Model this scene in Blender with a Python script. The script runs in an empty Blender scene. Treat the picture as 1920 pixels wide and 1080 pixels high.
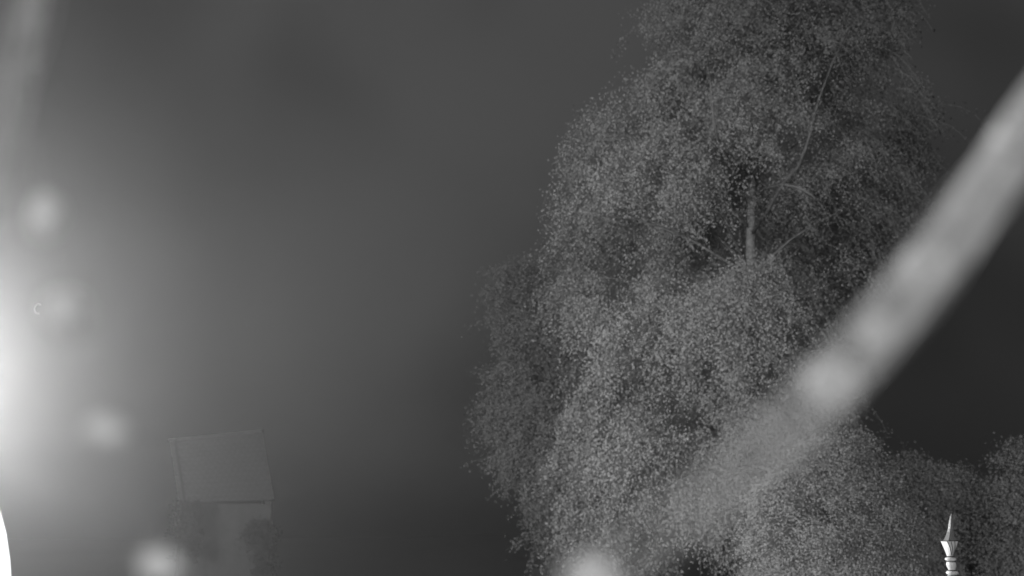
import bpy, bmesh, math, random
import numpy as np
from mathutils import Vector, Matrix, noise

random.seed(7)
rng = np.random.default_rng(7)
S = bpy.context.scene
COL = S.collection

# ------------------------------------------------------------------ camera
CAM_Z = 2.8
PITCH = math.radians(15.0)
FPX = 1663.0                      # focal length in pixels of the 1920 wide photograph
cam = bpy.data.cameras.new("camera")
cam.sensor_width = 36.0
cam.lens = 36.0 * FPX / 1920.0
cam.clip_start = 0.02
cam.clip_end = 3000
cam.dof.use_dof = True
cam.dof.focus_distance = 2.9
cam.dof.aperture_fstop = (cam.lens / 1000.0) / 0.0080      # an 8 mm aperture
cam.dof.aperture_blades = 0
cam_o = bpy.data.objects.new("camera", cam)
COL.objects.link(cam_o)
cam_o.location = (0, 0, CAM_Z)
cam_o.rotation_euler = (math.radians(90) + PITCH, 0, 0)
S.camera = cam_o

# ------------------------------------------------------------------ night sky
SUN_EL, SUN_AZ = math.radians(4), math.radians(195)        # stand-in for the camera's infrared light, behind it, a little left
w = bpy.data.worlds.new("World")
S.world = w
w.use_nodes = True
w.cycles.sampling_method = 'NONE'
nt = w.node_tree
nt.nodes.clear()
out = nt.nodes.new("ShaderNodeOutputWorld")
bg = nt.nodes.new("ShaderNodeBackground")
sky = nt.nodes.new("ShaderNodeTexSky")
sky.sky_type = 'NISHITA'
sky.sun_disc = False
sky.sun_elevation = SUN_EL
sky.sun_rotation = SUN_AZ
bw = nt.nodes.new("ShaderNodeRGBToBW")
tc = nt.nodes.new("ShaderNodeTexCoord")
nz = nt.nodes.new("ShaderNodeTexNoise")
nz.inputs["Scale"].default_value = 3.2
nz.inputs["Detail"].default_value = 2.0
nz.inputs["Roughness"].default_value = 0.4
mr = nt.nodes.new("ShaderNodeMapRange")
mr.inputs["From Min"].default_value = 0.28
mr.inputs["From Max"].default_value = 0.72
mr.inputs["To Min"].default_value = 0.011
mr.inputs["To Max"].default_value = 0.058          # cloud-like mottling painted into the sky
mr.interpolation_type = 'SMOOTHSTEP'
mul = nt.nodes.new("ShaderNodeMath")
mul.operation = 'MULTIPLY_ADD'
mul.inputs[1].default_value = 0.0002               # the sky itself, at night strength
mpw = nt.nodes.new("ShaderNodeMapping")
mpw.inputs["Location"].default_value = (6.61, 0.25, 11.69)
nt.links.new(tc.outputs["Generated"], mpw.inputs["Vector"])
nt.links.new(mpw.outputs["Vector"], nz.inputs["Vector"])
nt.links.new(nz.outputs["Fac"], mr.inputs["Value"])
nt.links.new(sky.outputs["Color"], bw.inputs["Color"])
nt.links.new(bw.outputs["Val"], mul.inputs[0])
nt.links.new(mr.outputs["Result"], mul.inputs[2])
nt.links.new(mul.outputs["Value"], bg.inputs["Color"])
bg.inputs["Strength"].default_value = 1.0
nt.links.new(bg.outputs["Background"], out.inputs["Surface"])

# ------------------------------------------------------------------ the one sun lamp, standing in for the camera's own infrared light
sl = bpy.data.lights.new("illuminator_sun", 'SUN')
sl.energy = 2.6
sl.angle = math.radians(0.5)
sl.color = (1, 1, 1)
slo = bpy.data.objects.new("illuminator_sun", sl)
COL.objects.link(slo)
d = Vector((math.sin(SUN_AZ) * math.cos(SUN_EL), math.cos(SUN_AZ) * math.cos(SUN_EL), math.sin(SUN_EL)))
slo.rotation_euler = d.to_track_quat('Z', 'Y').to_euler()
slo.location = (0, -20, 30)

# ------------------------------------------------------------------ exposure and render settings
S.view_settings.view_transform = 'Standard'
S.view_settings.look = 'None'
S.view_settings.exposure = 0.0
S.view_settings.gamma = 1.0
S.view_settings.use_curve_mapping = False
S.render.engine = 'CYCLES'
S.cycles.max_bounces = 6
S.cycles.diffuse_bounces = 2
S.cycles.transparent_max_bounces = 12
S.cycles.volume_bounces = 0
S.cycles.sample_clamp_indirect = 0.5
S.cycles.use_denoising = True

HAZE_DENSITY = 0.0065
LAMP_POWER = 4600.0

# ------------------------------------------------------------------ helpers
def at(px, py, depth):
    """the point that stands `depth` metres down the view and shows at (px, py) of the photograph"""
    u, v = (px - 960) / FPX, (540 - py) / FPX
    dx, dy, dz = u, math.cos(PITCH) - v * math.sin(PITCH), math.sin(PITCH) + v * math.cos(PITCH)
    k = depth / dy
    return Vector((dx * k, depth, CAM_Z + dz * k))

def tag(o, label=None, cat=None, group=None, kind=None):
    for k, v in (("label", label), ("category", cat), ("group", group), ("kind", kind)):
        if v:
            o[k] = v
    return o

def empty(name, loc, rz=0.0):
    o = bpy.data.objects.new(name, None)
    o.empty_display_size = 0.1
    o.location = loc
    o.rotation_euler = (0, 0, rz)
    COL.objects.link(o)
    return o

def link(name, me, mat, parent=None, world=True):
    """one mesh object; vertices are in world space, moved into the parent's space"""
    o = bpy.data.objects.new(name, me)
    COL.objects.link(o)
    if mat is not None and not me.materials:
        me.materials.append(mat)
    if parent is not None:
        o.parent = parent
        if world:
            base = parent
            loc = Vector((0, 0, 0))
            while base is not None:
                loc += Vector(base.location)
                base = base.parent
            o.location = -loc
    return o

def from_arrays(name, verts, faces, smooth=False):
    me = bpy.data.meshes.new(name)
    me.from_pydata([tuple(v) for v in verts], [], faces)
    if smooth:
        me.polygons.foreach_set("use_smooth", [True] * len(me.polygons))
    me.update()
    return me

def quads_mesh(name, V):
    """V: (n, 4, 3) array of separate quads"""
    n = V.shape[0]
    me = bpy.data.meshes.new(name)
    me.vertices.add(n * 4)
    me.vertices.foreach_set("co", V.reshape(-1).astype(np.float32))
    me.loops.add(n * 4)
    me.loops.foreach_set("vertex_index", np.arange(n * 4, dtype=np.int32))
    me.polygons.add(n)
    me.polygons.foreach_set("loop_start", np.arange(0, n * 4, 4, dtype=np.int32))
    me.polygons.foreach_set("loop_total", np.full(n, 4, dtype=np.int32))
    me.update(calc_edges=True)
    return me

class MB:
    def __init__(self):
        self.v, self.f = [], []
    def tube(self, pts, rad, sides=8, cap=True):
        pts = [Vector(p) for p in pts]
        base = len(self.v)
        n = len(pts)
        up = Vector((0.13, 0.29, 0.95)).normalized()
        for i, p in enumerate(pts):
            t = (pts[min(i + 1, n - 1)] - pts[max(i - 1, 0)]).normalized()
            a = t.cross(up)
            if a.length < 0.05:
                a = t.cross(Vector((1, 0, 0)))
            a.normalize()
            b = t.cross(a)
            r = rad[i] if hasattr(rad, '__len__') else rad
            for k in range(sides):
                th = 2 * math.pi * k / sides
                self.v.append(p + a * (math.cos(th) * r) + b * (math.sin(th) * r))
        for i in range(n - 1):
            for k in range(sides):
                q = base + i * sides
                self.f.append((q + k, q + (k + 1) % sides, q + sides + (k + 1) % sides, q + sides + k))
        if cap:
            self.f.append(tuple(base + k for k in reversed(range(sides))))
            self.f.append(tuple(base + (n - 1) * sides + k for k in range(sides)))
        return self
    def lathe(self, c, prof, sides=32, fn=None, shear=0.0):
        """prof: (radius, z) from bottom to top round the vertical axis through c; fn(theta, t) scales the radius, returns (scale, twist)"""
        base = len(self.v)
        c = Vector(c)
        n = len(prof)
        for i, (r, z) in enumerate(prof):
            for k in range(sides):
                th = 2 * math.pi * k / sides
                s, tw, ox = fn(th, i / (n - 1)) if fn else (1.0, 0.0, 0.0)
                self.v.append(c + Vector((math.cos(th + tw) * r * s + ox + shear * z, math.sin(th + tw) * r * s, z)))
        for i in range(n - 1):
            for k in range(sides):
                q = base + i * sides
                self.f.append((q + k, q + (k + 1) % sides, q + sides + (k + 1) % sides, q + sides + k))
        self.f.append(tuple(base + k for k in reversed(range(sides))))
        self.f.append(tuple(base + (n - 1) * sides + k for k in range(sides)))
        return self
    def box(self, c, s, rz=0.0):
        base = len(self.v)
        c = Vector(c)
        m = Matrix.Rotation(rz, 3, 'Z')
        for z in (-.5, .5):
            for x, y in ((-.5, -.5), (.5, -.5), (.5, .5), (-.5, .5)):
                self.v.append(c + m @ Vector((x * s[0], y * s[1], z * s[2])))
        for q in ((3, 2, 1, 0), (4, 5, 6, 7), (0, 1, 5, 4), (1, 2, 6, 5), (2, 3, 7, 6), (3, 0, 4, 7)):
            self.f.append(tuple(base + i for i in q))
        return self
    def prism(self, front, offset):
        """a closed polygon and its copy moved by offset"""
        base = len(self.v)
        n = len(front)
        off = Vector(offset)
        self.v += [Vector(p) for p in front] + [Vector(p) + off for p in front]
        self.f.append(tuple(base + k for k in range(n)))
        self.f.append(tuple(base + n + k for k in reversed(range(n))))
        for k in range(n):
            self.f.append((base + (k + 1) % n, base + k, base + n + k, base + n + (k + 1) % n))
        return self
    def build(self, name, mat, parent=None, smooth=False):
        me = from_arrays(name, self.v, self.f, smooth)
        bm = bmesh.new()
        bm.from_mesh(me)
        bmesh.ops.recalc_face_normals(bm, faces=bm.faces)
        bm.to_mesh(me)
        bm.free()
        return link(name, me, mat, parent)

# ------------------------------------------------------------------ materials: the camera sees infrared, so every colour is a grey
def mat(name, g, rough=0.8, var=0.0, scale=5.0, bump=0.0, metal=0.0, stretch=None, spec=0.3):
    m = bpy.data.materials.new(name)
    m.use_nodes = True
    t = m.node_tree
    p = t.nodes["Principled BSDF"]
    p.inputs["Roughness"].default_value = rough
    p.inputs["Metallic"].default_value = metal
    p.inputs["Specular IOR Level"].default_value = spec
    p.inputs["Base Color"].default_value = (g, g, g, 1)
    if var or bump:
        c = t.nodes.new("ShaderNodeTexCoord")
        n = t.nodes.new("ShaderNodeTexNoise")
        n.inputs["Scale"].default_value = scale
        n.inputs["Detail"].default_value = 8
        n.inputs["Roughness"].default_value = 0.65
        if stretch:
            mp = t.nodes.new("ShaderNodeMapping")
            mp.inputs["Scale"].default_value = stretch
            t.links.new(c.outputs["Object"], mp.inputs["Vector"])
            t.links.new(mp.outputs["Vector"], n.inputs["Vector"])
        else:
            t.links.new(c.outputs["Object"], n.inputs["Vector"])
        r = t.nodes.new("ShaderNodeMapRange")
        r.inputs["From Min"].default_value = 0.3
        r.inputs["From Max"].default_value = 0.7
        r.inputs["To Min"].default_value = g * (1 - var)
        r.inputs["To Max"].default_value = min(0.95, g * (1 + var))
        t.links.new(n.outputs["Fac"], r.inputs["Value"])
        cb = t.nodes.new("ShaderNodeCombineColor")
        for k in range(3):
            t.links.new(r.outputs["Result"], cb.inputs[k])
        t.links.new(cb.outputs["Color"], p.inputs["Base Color"])
        if bump:
            b = t.nodes.new("ShaderNodeBump")
            b.inputs["Strength"].default_value = bump
            b.inputs["Distance"].default_value = 0.02
            t.links.new(n.outputs["Fac"], b.inputs["Height"])
            t.links.new(b.outputs["Normal"], p.inputs["Normal"])
    return m

def leaf_mat(name, g, trans=0.35, centre=None, soft=0.0):
    """leaves; `soft` bends each leaf's normal towards the outside of the crown round `centre`, to even out the shading of the crown"""
    m = bpy.data.materials.new(name)
    m.use_nodes = True
    t = m.node_tree
    t.nodes.clear()
    o = t.nodes.new("ShaderNodeOutputMaterial")
    df = t.nodes.new("ShaderNodeBsdfDiffuse")
    tl = t.nodes.new("ShaderNodeBsdfTranslucent")
    mx = t.nodes.new("ShaderNodeMixShader")
    mx.inputs[0].default_value = trans
    ge = t.nodes.new("ShaderNodeNewGeometry")
    r = t.nodes.new("ShaderNodeMapRange")
    r.inputs["To Min"].default_value = g * 0.8
    r.inputs["To Max"].default_value = g * 1.2
    cb = t.nodes.new("ShaderNodeCombineColor")
    t.links.new(ge.outputs["Random Per Island"], r.inputs["Value"])
    for k in range(3):
        t.links.new(r.outputs["Result"], cb.inputs[k])
    t.links.new(cb.outputs["Color"], df.inputs["Color"])
    t.links.new(cb.outputs["Color"], tl.inputs["Color"])
    if centre is not None:
        def vm(op, *ins):
            n = t.nodes.new("ShaderNodeVectorMath")
            n.operation = op
            for i, v in enumerate(ins):
                if isinstance(v, (tuple, float)):
                    n.inputs["Scale" if op == 'SCALE' and i == 1 else i].default_value = v
                else:
                    t.links.new(v, n.inputs[i])
            return n.outputs[0]
        d_ = vm('NORMALIZE', vm('MULTIPLY', vm('SUBTRACT', ge.outputs["Position"], centre), (1.0, 1.0, 0.4)))
        n_ = vm('NORMALIZE', vm('ADD', vm('SCALE', d_, soft), vm('SCALE', ge.outputs["Normal"], 1.0 - soft)))
        t.links.new(n_, df.inputs["Normal"])
    t.links.new(df.outputs[0], mx.inputs[1])
    t.links.new(tl.outputs[0], mx.inputs[2])
    t.links.new(mx.outputs[0], o.inputs["Surface"])
    return m

def silk_mat(name, g, clear, trans=0.5):
    m = bpy.data.materials.new(name)
    m.use_nodes = True
    t = m.node_tree
    t.nodes.clear()
    o = t.nodes.new("ShaderNodeOutputMaterial")
    df = t.nodes.new("ShaderNodeBsdfDiffuse")
    df.inputs["Color"].default_value = (g, g, g, 1)
    tl = t.nodes.new("ShaderNodeBsdfTranslucent")
    tl.inputs["Color"].default_value = (g, g, g, 1)
    m1 = t.nodes.new("ShaderNodeMixShader")
    m1.inputs[0].default_value = trans
    tr = t.nodes.new("ShaderNodeBsdfTransparent")
    m2 = t.nodes.new("ShaderNodeMixShader")
    m2.inputs[0].default_value = clear
    t.links.new(df.outputs[0], m1.inputs[1])
    t.links.new(tl.outputs[0], m1.inputs[2])
    t.links.new(m1.outputs[0], m2.inputs[1])
    t.links.new(tr.outputs[0], m2.inputs[2])
    t.links.new(m2.outputs[0], o.inputs["Surface"])
    return m

def glow_mat(name, e):
    m = bpy.data.materials.new(name)
    m.use_nodes = True
    p = m.node_tree.nodes["Principled BSDF"]
    p.inputs["Emission Color"].default_value = (1, 1, 1, 1)
    p.inputs["Emission Strength"].default_value = e
    m.cycles.emission_sampling = 'NONE'
    return m

M = {
    'ground': mat('meadow_ground', 0.12, 0.95, 0.4, 0.8, 0.5),
    'hill': mat('hill_grass', 0.10, 0.95, 0.4, 0.05),
    'birch_bark': mat('birch_bark', 0.12, 0.7, 0.6, 3.0, 0.4, stretch=(3, 3, 14)),
    'birch_limb': mat('birch_limb_bark', 0.09, 0.75, 0.5, 6.0, 0.3),
    'dark_bark': mat('dark_bark', 0.05, 0.85, 0.4, 9.0, 0.5, stretch=(3, 3, 0.6)),
    'twig': mat('twig_bark', 0.13, 0.8),
    'leaf_birch': leaf_mat('birch_leaf', 0.26, 0.3, (4.0, 16.5, 6.5), 0.72),
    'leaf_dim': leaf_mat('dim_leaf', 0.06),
    'leaf_far': leaf_mat('far_tree_leaf', 0.15, 0.3, (1.2, 21.6, 5.0), 0.72),
    'leaf_bush': leaf_mat('bush_leaf', 0.25, 0.3, (3.9, 12.0, 1.6), 0.72),
    'leaf_hedge': leaf_mat('hedge_leaf', 0.22, 0.3, (9.3, 19.6, 1.6), 0.5),
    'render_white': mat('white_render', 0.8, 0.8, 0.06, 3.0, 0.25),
    'iron_grey': mat('blade_iron', 0.13, 0.3, 0.2, 60.0, 0.1, spec=0.7),
    'iron': mat('grey_iron', 0.52, 0.38, 0.15, 60.0, 0.15, metal=0.0, spec=0.6),
    'shade_line': mat('dark_shade_line', 0.015, 0.6),  # near-black for the shade lines laid on the finial
    'iron_dark': mat('dark_iron', 0.05, 0.5, 0.3, 40.0, 0.2),
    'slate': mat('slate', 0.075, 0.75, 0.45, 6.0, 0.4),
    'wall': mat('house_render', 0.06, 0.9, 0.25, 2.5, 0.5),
    'strip_dark': mat('dark_strip', 0.02, 0.85, 0.4, 12.0, 0.3),
    'glass': mat('window_glass', 0.02, 0.08, spec=0.5),
    'silk': silk_mat('silk', 0.8, 0.0),
    'blob': silk_mat('blob_on_silk', 0.95, 0.2, 0.2),
    'white_glow': glow_mat('white_glow_body', 1.6),
    'bead': silk_mat('bead_on_silk', 0.95, 0.5, 0.2),
    'bulb': glow_mat('lamp_bulb', 40.0),
    'fleck': mat('pale_fleck', 0.65, 0.9),
}

# ------------------------------------------------------------------ ground and hill
def ground_z(x, y):
    return 0.05 * math.sin(x * 0.3 + 1) * math.sin(y * 0.23) - min(8.0, max(0.0, y - 22) * 0.08)

gx = [-900, -400, -200, -120] + list(range(-80, 81, 4)) + [120, 200, 400, 900]
gy = [-60, -40, -20] + list(range(-12, 120, 4)) + [140, 180, 250, 400, 700, 1200]
gv = [Vector((x, y, ground_z(x, y))) for y in gy for x in gx]
nx = len(gx)
gf = [(j * nx + i, j * nx + i + 1, (j + 1) * nx + i + 1, (j + 1) * nx + i) for j in range(len(gy) - 1) for i in range(nx - 1)]
tag(link('ground', from_arrays('ground', gv, gf, True), M['ground']), kind='structure')

hv, hf = [], []
HX = [i * 10 for i in range(-40, 61)]
HP = [(0.0, 110), (0.35, 125), (0.8, 150), (1.0, 180), (0.7, 240), (0.0, 330)]
for x in HX:
    c = at(960, 985, 180).z
    crest = 0.02 * (x + 40) + 1.8 * noise.noise(Vector((x * 0.013, 3.1, 0))) + 0.5 * noise.noise(Vector((x * 0.06, 1.1, 0))) + c - 2.2
    for k, y in HP:
        hv.append(Vector((x, y, -9.0 + k * (crest + 9.0))))
for i in range(len(HX) - 1):
    for j in range(len(HP) - 1):
        q = i * len(HP) + j
        hf.append((q, q + len(HP), q + len(HP) + 1, q + 1))
tag(link('hill', from_arrays('hill', hv, hf, True), M['hill']), kind='structure')

# ------------------------------------------------------------------ trees
def outline_fn(rows, depth):
    zs, ls, rs = [], [], []
    for py, xl, xr in rows:
        a, b = at(xl, py, depth), at(xr, py, depth)
        zs.append(a.z); ls.append(a.x); rs.append(b.x)
    o = np.argsort(zs)
    zs, ls, rs = np.array(zs)[o], np.array(ls)[o], np.array(rs)[o]
    return (lambda z: (np.interp(z, zs, ls), np.interp(z, zs, rs))), zs[0], zs[-1]

def leaves(P, length, width, droop=0.7, axis=None):
    """diamond leaves at the points P, hanging by `droop`; returns quads (n,4,3)"""
    n = len(P)
    a = rng.normal(size=(n, 3))
    a /= np.linalg.norm(a, axis=1, keepdims=True)
    a[:, 2] -= droop * 1.6
    a /= np.linalg.norm(a, axis=1, keepdims=True)
    r = rng.normal(size=(n, 3))
    b = np.cross(a, r)
    b /= np.linalg.norm(b, axis=1, keepdims=True) + 1e-9
    nn = np.cross(a, b)
    s = rng.uniform(0.65, 1.25, size=(n, 1))
    L, W = length * s, width * s * rng.uniform(0.8, 1.15, size=(n, 1))
    p0 = P
    p1 = P + a * L * 0.42 + b * W * 0.5 + nn * L * 0.06
    p2 = P + a * L
    p3 = P + a * L * 0.42 - b * W * 0.5 + nn * L * 0.06
    return np.stack([p0, p1, p2, p3], axis=1)

def grow_crown(rows, depth, n_spray, per, spray_len, droop, leaf, depth_ratio, gap, gap_scale, seed, voids=(), shell=0.5, twig_r=0.004, spread=0.07, clumps=150, clump_r=0.55, loose=0.25, thin=None, edge=0.92):
    """leaves on drooping sprays; the sprays gather in clumps round the ends of branches, a few stay loose"""
    fn, z0, z1 = outline_fn(rows, depth)
    r = np.random.default_rng(seed)
    def pick(edge):
        while True:
            z = r.uniform(z0, z1)
            xl, xr = fn(z)
            a = (xr - xl) / 2
            if r.uniform() > a / 3.4 + 0.15:
                continue
            th = r.uniform(0, 2 * math.pi)
            q = r.uniform() ** shell * edge
            p = np.array([(xl + xr) / 2 + a * q * math.cos(th), depth + a * depth_ratio * q * math.sin(th), z])
            k = noise.noise(Vector(p) * gap_scale + Vector((seed, 0, 0)))
            if k < gap + r.uniform(-0.15, 0.15):
                continue
            if any((p[0] - vx) ** 2 + (p[2] - vz) ** 2 < (vr * r.uniform(0.75, 1.2)) ** 2 for vx, vz, vr in voids):
                continue
            return p, th
    C = [pick(edge) + (clump_r * r.uniform(0.45, 1.3),) for _ in range(clumps)]
    wt = np.array([c[2] ** 2 for c in C])
    wt /= wt.sum()
    which = r.choice(len(C), size=n_spray, p=wt)
    P, twigs = [], MB()
    for j in range(n_spray):
        if r.uniform() < loose:
            p, th = pick(edge + 0.05)
        else:
            c, th, cr = C[which[j]]
            v = r.normal(size=3)
            v *= cr * r.uniform(0.3, 1.0) / np.linalg.norm(v)
            p = c + v * np.array([1.0, 1.0, 0.62])
            if any((p[0] - vx) ** 2 + (p[2] - vz) ** 2 < (vr * r.uniform(0.6, 1.1)) ** 2 for vx, vz, vr in voids):
                continue
        if thin is not None and r.uniform() < thin(p):
            continue
        ln = spray_len * r.choice([0.45, 0.7, 1.0, 1.5], p=[0.3, 0.35, 0.25, 0.1])
        d0 = np.array([math.cos(th), math.sin(th) * depth_ratio, 0.0]) * r.uniform(0.1, 0.9) + r.normal(size=3) * 0.3 + np.array([0, 0, 0.25 - 0.45 * droop])
        pts = [p]
        g = d0 / np.linalg.norm(d0)
        for s_ in range(5):
            g = g + np.array([0, 0, -0.42 * droop])
            g = g / np.linalg.norm(g)
            p = p + g * ln / 5
            pts.append(p)
        pts = np.array(pts)
        m = max(4, int(per * (0.5 + 0.5 * ln / spray_len) * r.uniform(0.6, 1.4)))
        t = r.uniform(0.05, 1.0, size=m) * 5
        i = np.minimum(t.astype(int), 4)
        f = (t - i)[:, None]
        P.append(pts[i] * (1 - f) + pts[i + 1] * f + r.normal(size=(m, 3)) * spread)
        twigs.tube([Vector(v) for v in pts], [twig_r * (1 - 0.12 * s_) for s_ in range(6)], 3, False)
    P = np.concatenate(P)
    return quads_mesh('crown', leaves(P, leaf[0], leaf[1], droop)), twigs

def limb_pts(p0, p1, bow=0.1, n=7, wob=0.04):
    p0, p1 = Vector(p0), Vector(p1)
    L = (p1 - p0).length
    out = []
    for i in range(n):
        t = i / (n - 1)
        p = p0.lerp(p1, t)
        p.z += bow * L * math.sin(math.pi * t)
        if 0 < i < n - 1:
            p += Vector((random.gauss(0, 1), random.gauss(0, 1), random.gauss(0, 0.5))) * wob * L / n
        out.append(p)
    return out

def tree(name, label, depth, rows, trunk, limbs, bark, leafm, n_spray, per, spray_len, droop, leaf, depth_ratio, gap, gap_scale, seed, voids=(), group=None, cat='tree', **kw):
    b = trunk[0][0][0]
    root = empty(name, (b.x, b.y, ground_z(b.x, b.y)))
    tag(root, label, cat, group)
    for pts, rad in trunk:
        MB().tube(pts, rad, 12).build('trunk', M[bark], root, True)
    for pts, rad in limbs:
        MB().tube(pts, rad, 6).build('limb', M['birch_limb' if bark == 'birch_bark' else bark], root, True)
    me, tw = grow_crown(rows, depth, n_spray, per, spray_len, droop, leaf, depth_ratio, gap, gap_scale, seed, voids, **kw)
    tw.build('twigs', M['twig'], root)
    link('crown', me, M[leafm], root)
    return root

# the tall birch
D = 15.0
BIRCH = [(-330, 1370, 1450), (-250, 1330, 1520), (-120, 1270, 1610), (0, 1238, 1655), (60, 1228, 1690), (110, 1235, 1720), (160, 1200, 1742),
         (200, 1100, 1746), (260, 1082, 1742), (300, 1070, 1720), (340, 1045, 1708), (380, 995, 1712), (430, 1002, 1690),
         (470, 1048, 1668), (520, 1052, 1650), (600, 1068, 1628), (650, 1060, 1600), (720, 1048, 1598), (780, 1040, 1600),
         (850, 1030, 1598), (900, 1040, 1580), (950, 1060, 1520), (1000, 1095, 1470), (1060, 1150, 1440), (1110, 1200, 1420)]
def bp(px, py, dep=0.0):
    return at(px, py, D + dep)
base = bp(1405, 1200); base.z = -0.1
tr_pts = [base, bp(1404, 1080), bp(1402, 900), bp(1403, 760), bp(1402, 640), bp(1407, 520), bp(1408, 430), bp(1411, 340), bp(1416, 260),
          bp(1411, 200), bp(1402, 150), bp(1386, 92), bp(1380, 10), bp(1384, -100), bp(1392, -240)]
tr_rad = [0.17, 0.15, 0.13, 0.115, 0.10, 0.09, 0.082, 0.075, 0.078, 0.066, 0.056, 0.047, 0.038, 0.028, 0.012]
fork = [bp(1414, 330), bp(1440, 352, -0.5), bp(1468, 345, -1.0), bp(1497, 312, -1.5), bp(1514, 270, -1.9), bp(1524, 230, -2.1), bp(1534, 190, -2.2), bp(1560, 120, -2.2), bp(1600, 40, -2.0)]
fork_r = [0.036, 0.032, 0.03, 0.028, 0.026, 0.024, 0.02, 0.015, 0.008]
limbs = [(fork, fork_r),
         ([bp(1412, 330), bp(1380, 310, -0.6), bp(1358, 285, -1.4), bp(1345, 262, -2.0), bp(1338, 220, -2.3), bp(1334, 170, -2.4), bp(1325, 100, -2.3)], [0.034, 0.03, 0.024, 0.02, 0.018, 0.015, 0.008]),
         ([bp(1409, 440), bp(1440, 395, -0.8), bp(1452, 372, -1.4), bp(1470, 345, -1.8), bp(1500, 352, -2.1), bp(1530, 372, -2.2)], [0.036, 0.03, 0.025, 0.022, 0.018, 0.01])]
for (y0, ex, ey, dd) in ((900, 1080, 850, -1.2), (860, 1560, 800, -1.0), (760, 1110, 690, -1.6), (700, 1590, 640, -0.5), (640, 1120, 520, -0.8), (600, 1600, 520, -1.0),
                         (520, 1080, 400, -1.0), (500, 1640, 380, -0.4), (420, 1120, 250, -1.6), (330, 1180, 210, -0.6), (300, 1680, 200, 0.4), (230, 1270, 90, -1.0),
                         (210, 1640, 80, -0.6), (150, 1290, 0, -0.3), (800, 1250, 700, 1.8), (560, 1300, 430, 2.0), (360, 1500, 180, 2.0), (700, 1480, 620, -2.2), (480, 1320, 380, -2.4)):
    i = min(range(len(tr_pts)), key=lambda q: abs(tr_pts[q].z - bp(1405, y0).z))
    limbs.append((limb_pts(tr_pts[i], bp(ex, ey, dd), 0.10), [0.03, 0.025, 0.02, 0.016, 0.012, 0.009, 0.005]))
def vd(px, py, r):
    p = bp(px, py)
    return (p.x, p.z, r * D / FPX)
voids = [vd(1150, 128, 58), vd(1175, 60, 40), vd(1015, 285, 52), vd(1000, 478, 42), vd(1060, 205, 26), vd(1210, 215, 16), vd(1135, 300, 16), vd(1035, 940, 34), vd(1318, 532, 18), vd(1512, 285, 24), vd(1500, 590, 30), vd(1575, 432, 26), vd(1530, 640, 22), vd(1180, 225, 20), vd(1250, 745, 22), vd(1105, 665, 20), vd(1480, 470, 16), vd(1235, 60, 18), vd(1300, 780, 24), vd(1340, 1050, 45)]
_tz = np.array([q.z for q in tr_pts]); _tx = np.array([q.x for q in tr_pts])
_fz = np.array([q.z for q in fork[2:]]); _fx = np.array([q.x for q in fork[2:]])
def birch_thin(p):
    # fewer twigs hang in front of the upper trunk and its right fork
    if p[1] < D and 8.0 < p[2] < 13 and abs(p[0] - np.interp(p[2], _tz, _tx)) < 0.15:
        return 0.35
    if p[1] < D - 1.0 and _fz[0] < p[2] < _fz[-2] + 0.6 and abs(p[0] - np.interp(p[2] - 0.2, _fz, _fx)) < 0.3:
        return 0.8
    return 0.0
tree('birch_tree', 'tall pale birch with drooping leafy twigs, the biggest tree right of centre', D, BIRCH,
     [(tr_pts, tr_rad)], limbs, 'birch_bark', 'leaf_birch', 13500, 46, 0.8, 0.9, (0.040, 0.030), 0.75, -0.2, 0.6, 3, voids, shell=0.45, clumps=330, clump_r=0.5, loose=0.24, thin=birch_thin, edge=0.9)

# the dimmer tree behind its left side
D2 = 20.0
FAR = [(488, 969, 985), (505, 949, 1030), (540, 936, 1080), (580, 926, 1120), (640, 918, 1140), (700, 911, 1150), (780, 904, 1150), (820, 919, 1150), (870, 949, 1150), (900, 979, 1140), (940, 1009, 1150), (1000, 1034, 1170), (1080, 1064, 1190)]
fb = at(1045, 1150, D2); fb.z = -0.1
f_tr = [fb, at(1042, 1000, D2), at(1038, 850, D2), at(1030, 720, D2), at(1010, 620, D2), at(985, 530, D2)]
f_l = []
for (k, ex, ey) in ((2, 930, 780), (3, 925, 640), (3, 1110, 600), (2, 1120, 760), (4, 945, 560), (4, 1060, 540)):
    f_l.append((limb_pts(f_tr[k], at(ex, ey, D2 - 0.8), 0.08), [0.06, 0.05, 0.04, 0.03, 0.022, 0.015, 0.008]))
tree('broadleaf_tree', 'smaller dim tree standing half behind the left side of the tall birch', D2, FAR,
     [(f_tr, [0.16, 0.13, 0.11, 0.08, 0.05, 0.02])], f_l, 'dark_bark', 'leaf_far', 5200, 34, 0.6, 0.45, (0.056, 0.042), 0.8, -0.3, 0.7, 11, shell=0.45, clumps=90, clump_r=0.5, edge=0.85)

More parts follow.
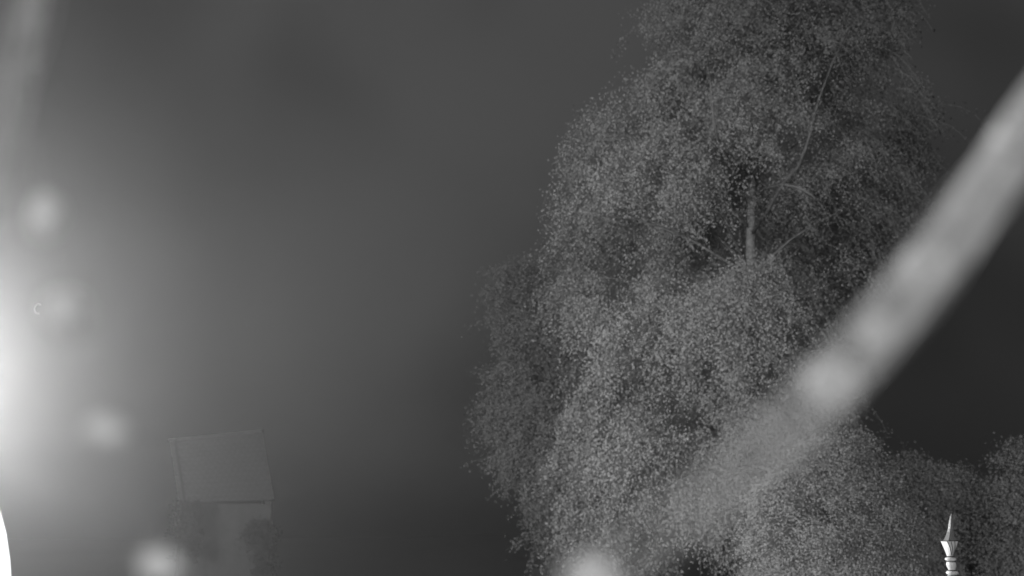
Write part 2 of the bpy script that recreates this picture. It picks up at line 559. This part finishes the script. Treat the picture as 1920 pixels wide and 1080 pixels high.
# the rounded bush in front at the lower right
D3 = 11.0
BUSH = [(834, 1545, 1575), (845, 1510, 1612), (865, 1475, 1642), (900, 1445, 1665), (950, 1425, 1682), (1000, 1405, 1692), (1080, 1392, 1702), (1200, 1400, 1700), (1330, 1450, 1660)]
bb = at(1550, 1200, D3); bb.z = -0.1
b_tr = [bb, Vector((bb.x, bb.y, 0.5)), Vector((bb.x + 0.05, bb.y, 1.4)), at(1552, 930, D3)]
b_l = [(limb_pts(b_tr[1], at(ex, ey, D3 + dd), 0.05), [0.03, 0.027, 0.022, 0.018, 0.014, 0.009, 0.005]) for ex, ey, dd in ((1460, 960, -0.3), (1640, 950, -0.2), (1520, 900, 0.4), (1600, 890, -0.4), (1480, 1060, -0.5), (1650, 1060, 0.2))]
tree('rounded_shrub', 'rounded pale dense shrub in front of the tall birch, left of the metal spear finial', D3, BUSH,
     [(b_tr, [0.05, 0.045, 0.035, 0.01])], b_l, 'dark_bark', 'leaf_bush', 6500, 44, 0.28, 0.2, (0.026, 0.019), 0.9, -0.5, 1.6, 23, cat='shrub', shell=0.4, twig_r=0.002, spread=0.05, clumps=110, clump_r=0.28, loose=0.3, edge=0.86)

# the row of dim shrubs at the right edge
HEDGE = [
    (18.0, [(862, 1690, 1712), (875, 1672, 1735), (900, 1655, 1752), (960, 1640, 1765), (1080, 1635, 1772), (1180, 1650, 1760)], 1702, 'dim shrub between the rounded shrub and the metal spear finial', 31),
    (19.0, [(888, 1778, 1800), (900, 1760, 1830), (930, 1742, 1852), (990, 1735, 1862), (1080, 1730, 1870), (1170, 1745, 1855)], 1795, 'low dim shrub directly behind the metal spear finial', 37),
    (17.5, [(856, 1905, 1935), (878, 1878, 1975), (915, 1862, 2000), (960, 1850, 2020), (1080, 1845, 2030), (1190, 1865, 2010)], 1925, 'dim shrub cut by the right edge of the picture', 41),
]
for dep, rows, cx, lab, sd in HEDGE:
    b0 = at(cx, 1100, dep); b0.z = -0.1
    top = at(cx, rows[1][0] + 30, dep)
    t_ = [b0, b0.lerp(top, 0.35), b0.lerp(top, 0.7), top]
    l_ = [(limb_pts(b0.lerp(top, 0.2 + 0.08 * k), at(cx + dx, 1000 - 18 * k, dep + dd), 0.05), [0.025, 0.022, 0.018, 0.014, 0.011, 0.008, 0.004]) for k, (dx, dd) in enumerate(((-40, -.3), (38, .2), (-25, .5), (30, -.5)))]
    tree('shrub', lab, dep, rows, [(t_, [0.05, 0.04, 0.03, 0.01])], l_, 'dark_bark', 'leaf_hedge', 2000, 34, 0.45, 0.35, (0.05, 0.037), 0.9, -0.3, 1.3, sd, group='dim shrubs at the right', cat='shrub', spread=0.08, clumps=40, clump_r=0.35, loose=0.4)

# ------------------------------------------------------------------ the house with a slate roof
DH = 38.0
e_l, e_r = at(336, 942, DH - 2.0), at(514, 936, DH - 2.0)       # eave
r_l, r_r = at(318, 827, DH), at(492, 809, DH)                    # ridge
house = empty('slate_roofed_house', ((e_l.x + e_r.x) / 2, DH - 1.0, -1.3))
tag(house, 'narrow house with a slate roof, faint in the haze at lower left', 'house')
wl, wr, yf = e_l.x + 0.10, e_r.x - 0.10, DH - 1.95
wt = min(e_l.z, e_r.z) - 0.05
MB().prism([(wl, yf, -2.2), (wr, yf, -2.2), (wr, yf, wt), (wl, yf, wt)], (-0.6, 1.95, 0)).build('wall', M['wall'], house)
# sloping side walls under the lean-to roof
for x0_, tp, sg in ((wl, r_l, 1), (wr, r_r, -1)):
    MB().prism([(x0_, yf + 0.02, wt), (x0_ - 0.6, DH - 0.02, wt), (tp.x + sg * 0.12, DH - 0.02, tp.z - 0.14)], (sg * 0.25, 0, 0)).build('gable', M['wall'], house)
MB().prism([(wl - .3, DH - .03, wt), (wr - .9, DH - .03, wt), (r_r.x - .4, DH - .03, r_r.z - .14), (r_l.x + .4, DH - .03, r_l.z - .14)], (0, -0.2, 0)).build('rear_wall', M['wall'], house)
slope_n = (e_r - e_l).cross(r_l - e_l).normalized()
if slope_n.z < 0:
    slope_n = -slope_n
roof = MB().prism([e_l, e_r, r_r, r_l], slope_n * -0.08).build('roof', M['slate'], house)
# slates: one mesh, laid in lapping courses
sl_me = None
NR, NC = 14, 15
cw = (e_r - e_l).length / NC
chh = (r_l - e_l).length / NR
bmm = MB().box((0, 0, 0), (cw * 0.94, chh * 1.22, 0.022))
sl_me = from_arrays('slate', bmm.v, bmm.f)
sl_me.materials.append(M['slate'])
hx = (e_r - e_l).normalized()
hbase = Vector(house.location)
for r in range(NR):
    t = (r + 0.5) / NR
    for c in range(NC + (r % 2)):
        s = (c + (0.5 if r % 2 == 0 else 0.0)) / NC
        half = r % 2 == 1 and c in (0, NC)
        if half:
            s += 0.25 / NC if c == 0 else -0.25 / NC
        p = e_l.lerp(e_r, s).lerp(r_l.lerp(r_r, s), t)
        up = (r_l.lerp(r_r, s) - e_l.lerp(e_r, s)).normalized()
        n = hx.cross(up).normalized()
        up2 = (up - n * 0.05 * 1).normalized()
        n2 = hx.cross(up2).normalized()
        o = bpy.data.objects.new('slate', sl_me)
        COL.objects.link(o)
        o.parent = roof
        rot = Matrix((hx, up2, n2)).transposed().to_4x4()
        rot = rot @ Matrix.Rotation(random.gauss(0, 0.02), 4, 'Z') @ Matrix.Rotation(random.gauss(0, 0.012), 4, 'Y')
        q = p + n * (0.028 + random.uniform(0, 0.012)) - up * random.uniform(0, 0.03)
        o.matrix_local = Matrix.Translation(q) @ rot @ Matrix.Diagonal((0.47 if half else 1, 1, 1, 1))
MB().tube([r_l + Vector((-.03, 0, .03)), r_l.lerp(r_r, .5) + Vector((0, 0, .02)), r_r + Vector((.03, 0, .03))], 0.09, 8).build('ridge_cap', M['slate'], house)
# dark strip along the roof's left edge and a dark tube below it
vb = [e_l.lerp(e_r, 0.05), e_l.lerp(e_r, 0.075), r_l.lerp(r_r, 0.075), r_l.lerp(r_r, 0.05)]
MB().prism([p + slope_n * 0.05 for p in vb], slope_n * 0.05).build('edge_strip', M['strip_dark'], house)
dx_ = wl + 0.05
MB().tube([(dx_ + .02, yf - .07, wt - .02), (dx_, yf - .07, wt - 0.6), (dx_, yf - .07, -1.6)], 0.055, 8).build('edge_tube', M['strip_dark'], house, True)
# two low bushes in front of the house wall
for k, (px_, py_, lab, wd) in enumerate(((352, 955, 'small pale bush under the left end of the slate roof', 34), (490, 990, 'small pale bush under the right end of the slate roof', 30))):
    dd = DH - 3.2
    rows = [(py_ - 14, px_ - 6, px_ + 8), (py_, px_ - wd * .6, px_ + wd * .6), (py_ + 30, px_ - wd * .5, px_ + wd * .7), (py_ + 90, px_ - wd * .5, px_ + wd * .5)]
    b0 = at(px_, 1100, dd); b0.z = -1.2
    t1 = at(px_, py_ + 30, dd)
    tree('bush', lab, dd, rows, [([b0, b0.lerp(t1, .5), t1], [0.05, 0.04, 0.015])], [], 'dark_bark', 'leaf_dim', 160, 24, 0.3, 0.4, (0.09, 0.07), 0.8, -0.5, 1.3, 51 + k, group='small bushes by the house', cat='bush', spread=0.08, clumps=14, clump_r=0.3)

# ------------------------------------------------------------------ unseen lamp added beyond the picture's edge to make the glare at left
DL = 6.0
lamp_p = at(-325, 715, DL)
lp = empty('glare_lamp', (lamp_p.x - 0.9, lamp_p.y, 0.0))
tag(lp, 'added lamp beyond the left edge that makes the glare in the haze', 'added lamp')
lx, ly, lz = lamp_p
MB().lathe((lx - 0.9, ly, 0), [(0.11, -0.1), (0.11, 0.5), (0.08, 0.58), (0.055, 0.7), (0.045, lz + 0.2)], 20).build('post', M['iron_dark'], lp, True)
MB().tube([(lx - 0.9, ly, lz + 0.15), (lx - 0.85, ly, lz + 0.38), (lx - 0.6, ly, lz + 0.48), (lx - 0.25, ly, lz + 0.42), (lx, ly, lz + 0.22)], [0.035, 0.032, 0.03, 0.028, 0.028], 10).build('arm', M['iron_dark'], lp, True)
MB().lathe((lx, ly, lz), [(0.06, 0.10), (0.075, 0.13), (0.07, 0.19), (0.03, 0.24)], 20).build('socket', M['iron_dark'], lp)
bm_ = bmesh.new()
bmesh.ops.create_uvsphere(bm_, u_segments=20, v_segments=12, radius=0.045)
bmesh.ops.translate(bm_, verts=bm_.verts, vec=lamp_p + Vector((0, 0, 0.075)))
me = bpy.data.meshes.new('bulb'); bm_.to_mesh(me); bm_.free()
link('bulb', me, M['bulb'], lp)
pl = bpy.data.lights.new('lamp_light', 'POINT')
pl.energy = LAMP_POWER
pl.shadow_soft_size = 0.01
plo = bpy.data.objects.new('lamp_light', pl)
COL.objects.link(plo)
plo.parent = lp
plo.location = lamp_p - Vector(lp.location)

# ------------------------------------------------------------------ made-up glowing body for the overexposed white in the lower left corner
DG = 1.5
gc = at(-430, 1470, DG)
gr, gh = 0.30, 0.55
gl = empty('corner_glow', (gc.x, gc.y, 0.0))
tag(gl, 'made-up tall glowing white body, only its edge showing in the lower left corner', 'lamp')
gp = []
for k_ in range(25):
    t_ = -1 + 2 * k_ / 24
    gp.append((max(0.004, gr * (1 - abs(t_) ** 3) ** (1 / 3)), gc.z + gh * t_))
MB().lathe((gc.x, gc.y, 0), gp, 64).build('globe', M['white_glow'], gl, True)
MB().lathe((gc.x, gc.y, 0), [(0.09, -0.1), (0.09, 0.3), (0.06, 0.36), (0.05, gc.z - gh - 0.1), (0.12, gc.z - gh - 0.02), (0.14, gc.z - gh * 0.93)], 20).build('post', M['iron_dark'], gl, True)

# ------------------------------------------------------------------ the metal spear finial on its post
DF = 2.8
K = DF / FPX / math.cos(math.radians(0.5)) * 1.03       # metres for one pixel at the finial
fc = at(1782, 1045, DF)
def fz(py):
    return (1045 - py) * K
post = empty('spear_finial_post', (fc.x, fc.y, 0.0))
tag(post, 'bright metal spear finial with flared cup on a slender post, lower right', 'finial')
C0 = (fc.x, fc.y, fc.z)
MB().lathe(C0, [(0.010, fz(1066) - .002), (0.0105, fz(1064)), (0.0135, fz(1060)), (0.0140, fz(1056)), (0.0120, fz(1052)), (0.0100, fz(1050))], 28).build('barrel', M['iron'], post, True)
MB().lathe(C0, [(0.009, fz(1051.5)), (0.0145, fz(1050)), (0.0165, fz(1048)), (0.0145, fz(1045.8)), (0.008, fz(1044.5))], 28).build('ring', M['iron'], post, True)
MB().lathe(C0, [(0.011, fz(1074)), (0.0165, fz(1072.5)), (0.0180, fz(1070.5)), (0.0150, fz(1068)), (0.010, fz(1066.3))], 28).build('ring', M['iron'], post, True)
MB().lathe(C0, [(0.017, -fc.z + 0.02), (0.017, fz(1100)), (0.0150, fz(1084)), (0.0140, fz(1080)), (0.0150, fz(1076)), (0.012, fz(1073))], 28).build('shaft', M['iron'], post, True)
MB().lathe((fc.x, fc.y, 0), [(0.09, 0.0), (0.09, 0.02), (0.03, 0.04), (0.019, 0.10), (0.0, 0.10)], 28).build('base_plate', M['iron_dark'], post)
def cup_fn(th, t):
    sq = 1.0 / max(abs(math.cos(th)), abs(math.sin(th)))
    sq = 1 + (sq - 1) * 0.75 * min(1, t * 2)
    fl = 1.0
    return sq * fl, math.radians(28) - 0.35 * t, -0.004 * t
prof = [(0.0085, fz(1045)), (0.0090, fz(1042)), (0.0105, fz(1037)), (0.0128, fz(1031)), (0.0150, fz(1025)), (0.0172, fz(1020)), (0.0182, fz(1018)), (0.0176, fz(1017)), (0.010, fz(1016.8))]
MB().lathe(C0, prof, 72, cup_fn, 0.12).build('cup', M['iron'], post, False)
for k_, z_ in enumerate((1043.6, 1052.2, 1066.8, 1075.0)):  # dark rings put shade into the recesses between the parts
    rr = (0.0100, 0.0128, 0.0125, 0.0150)[k_]
    MB().lathe(C0, [(rr * 0.9, fz(z_ + .8)), (rr + .001, fz(z_ + .5)), (rr + .001, fz(z_ - .5)), (rr * 0.9, fz(z_ - .8))], 24).build('shade_line', M['shade_line'], post, True)
rim_line = MB()
rp = []
for k_ in range(49):
    th = 2 * math.pi * k_ / 48
    s_, tw_, ox_ = cup_fn(th, 0.85)
    sq_ = 1 + (1.0 / max(abs(math.cos(th)), abs(math.sin(th))) - 1) * 0.75
    z_ = fz(1017.4)
    rp.append(Vector(C0) + Vector((math.cos(th + tw_) * 0.0185 * sq_ + ox_ + 0.12 * z_, math.sin(th + tw_) * 0.0185 * sq_, z_)))
rim_line.tube(rp, 0.0011, 5, False).build('rim_line', M['shade_line'], post)  # dark outline laid along the cup's top edge
for th0 in (-2.45, -1.95, -1.25):  # dark lines laid on the cup as painted groove shade
    fp = []
    for q_ in range(9):
        t_ = q_ / 8
        th = th0 + 0.35 * (1 - t_)
        s_, tw_, ox_ = cup_fn(th, t_ * 0.85)
        sq_ = 1 + (1.0 / max(abs(math.cos(th)), abs(math.sin(th))) - 1) * 0.75 * min(1, t_ * 1.7)
        z_ = fz(1042 - 24 * t_)
        rr = 0.0092 + 0.0088 * t_
        fp.append(Vector(C0) + Vector((math.cos(th + tw_) * rr * sq_ + ox_ + 0.12 * z_, math.sin(th + tw_) * rr * sq_, z_)))
    MB().tube(fp, 0.0011, 5).build('flute_shade', M['shade_line'], post)
def blade_fn(th, t):
    sq = 1.0 / max(abs(math.cos(th)), abs(math.sin(th)))
    return sq * (1 - 0.1 * abs(math.cos(th))), math.radians(12), -0.003 * (1 - t) + 0.003 * math.sin(t * math.pi * 0.5) - 0.001
prof = [(0.0130, fz(1017)), (0.0108, fz(1013)), (0.0086, fz(1008)), (0.0066, fz(1002)), (0.0055, fz(996)), (0.0052, fz(989)), (0.0042, fz(982)), (0.0030, fz(976)), (0.0010, fz(971.5))]
MB().lathe(C0, prof, 32, blade_fn, 0.14).build('blade', M['iron_grey'], post, False)

# ------------------------------------------------------------------ cobweb strands close to the lens, out of focus
def spline(pts, n):
    """Catmull-Rom through the points"""
    P = [Vector(p) for p in pts]
    P = [P[0] * 2 - P[1]] + P + [P[-1] * 2 - P[-2]]
    o = []
    m = len(P) - 3
    for i in range(n):
        t = i / (n - 1) * m
        k = min(int(t), m - 1)
        f = t - k
        a, b, c, d_ = P[k:k + 4]
        o.append(0.5 * ((2 * b) + (c - a) * f + (2 * a - 5 * b + 4 * c - d_) * f * f + (3 * b - a - 3 * c + d_) * f ** 3))
    return o

def strand(name, label, path, width_px, r0, r1, n_fib, group, dist=0.2, seg=40):
    root = empty(name, at(path[0][0], path[0][1], dist))
    tag(root, label, 'cobweb', group)
    c = spline([at(x, y, dist) for x, y in path], seg)
    mb = MB()
    wid = width_px / FPX * dist
    for k in range(n_fib):
        o0 = Vector((0, 0, 0)); 
        u0, v0 = random.uniform(-.5, .5), random.uniform(-.5, .5)
        ph, fq = random.uniform(0, 6.28), random.uniform(2, 5)
        pts, rad = [], []
        for i, p in enumerate(c):
            t = i / (seg - 1)
            tan = (c[min(i + 1, seg - 1)] - c[max(i - 1, 0)]).normalized()
            a = tan.cross(Vector((0, 1, 0))).normalized()
            u = u0 + 0.10 * math.sin(ph + fq * t * 3)
            pts.append(p + a * (u * wid) + Vector((0, 1, 0)) * (v0 * wid * 0.7))
            rad.append(r0 * (r1 / r0) ** t)  # fibres thin out along the strand, its fading light put into the shape
        mb.tube(pts, rad, 4, False)
    mb.build('silk', M['silk'], root)
    return root, c

def blobs(root, spots, dist, m_='blob'):
    for px_, py_, rx, ry, ang in spots:
        bm_ = bmesh.new()
        bmesh.ops.create_icosphere(bm_, subdivisions=3, radius=1.0)
        k = dist / FPX
        for v in bm_.verts:
            v.co *= 1 + 0.10 * noise.noise(v.co * 1.4 + Vector((px_, py_, 0)))
        bmesh.ops.scale(bm_, vec=(rx * k, min(rx, ry) * k, ry * k), verts=bm_.verts)
        bmesh.ops.rotate(bm_, cent=(0, 0, 0), matrix=Matrix.Rotation(math.radians(ang), 3, 'Y'), verts=bm_.verts)
        bmesh.ops.translate(bm_, verts=bm_.verts, vec=at(px_, py_, dist))
        me = bpy.data.meshes.new('blob')
        bm_.to_mesh(me); bm_.free()
        me.polygons.foreach_set("use_smooth", [True] * len(me.polygons))
        link('blob', me, M[m_], root)

WEB = 'cobweb strands near the lens'
r_, c_ = strand('cobweb_strand', 'broad blurred cobweb strand crossing the picture diagonally at lower right',
                [(2060, 75), (1920, 260), (1812, 412), (1705, 552), (1600, 678), (1500, 785), (1400, 873), (1300, 955), (1190, 1035), (1040, 1140)], 104, 0.00026, 0.000014, 80, WEB)
blobs(r_, [(1912, 265, 52, 52, 0), (1742, 502, 50, 50, 0), (1645, 622, 36, 36, 0), (1562, 714, 48, 48, 0), (1112, 1082, 48, 40, 0)], 0.2, 'bead')
r_, c_ = strand('cobweb_strand', 'sagging cobweb thread with four blurred drops down the left side',
                [(60, 250), (85, 405), (125, 582), (200, 805), (300, 1058), (350, 1150)], 8, 0.00002, 0.00002, 4, WEB)
blobs(r_, [(85, 405, 32, 48, 0), (125, 582, 42, 42, 0), (200, 805, 40, 26, 12), (302, 1060, 42, 28, 12)], 0.2)  # four pale blurred blobs along the left thread
r_, c_ = strand('cobweb_strand', 'short pale blurred cobweb strand at the upper left edge',
                [(60, -60), (38, 60), (12, 180), (-20, 300), (-60, 420)], 85, 0.00016, 0.00014, 18, WEB)

# made-up curled tube standing in for a tiny bright speck
fk = at(70, 578, 3.8)
mb = MB()
kk = 3.8 / FPX
mb.tube([fk + Vector((math.cos(a) * 8 * kk, 0.2 * a * kk * 8, math.sin(a) * 9 * kk)) for a in [0.9 + i * 0.36 for i in range(12)]], [1.9 * kk] * 12, 6)
o = mb.build('curled_fleck', M['fleck'])
tag(o, 'tiny bright curled fleck beside the second blurred drop at the left', 'leaf')

# ------------------------------------------------------------------ haze added round the whole place to carry the lamp's glow
hz = MB().box((0, 560, 4.2), (1900, 1320, 27.6))
me = from_arrays('haze', [tuple(v) for v in hz.v], hz.f)
hm = bpy.data.materials.new('haze')
hm.use_nodes = True
t = hm.node_tree
t.nodes.clear()
o_ = t.nodes.new("ShaderNodeOutputMaterial")
pv = t.nodes.new("ShaderNodeVolumePrincipled")
pv.inputs["Color"].default_value = (0.95, 0.95, 0.95, 1)
pv.inputs["Density"].default_value = HAZE_DENSITY
pv.inputs["Anisotropy"].default_value = 0.85
t.links.new(pv.outputs["Volume"], o_.inputs["Volume"])
hm.cycles.volume_sampling = 'EQUIANGULAR'
ho = link('haze', me, hm)
tag(ho, kind='stuff')
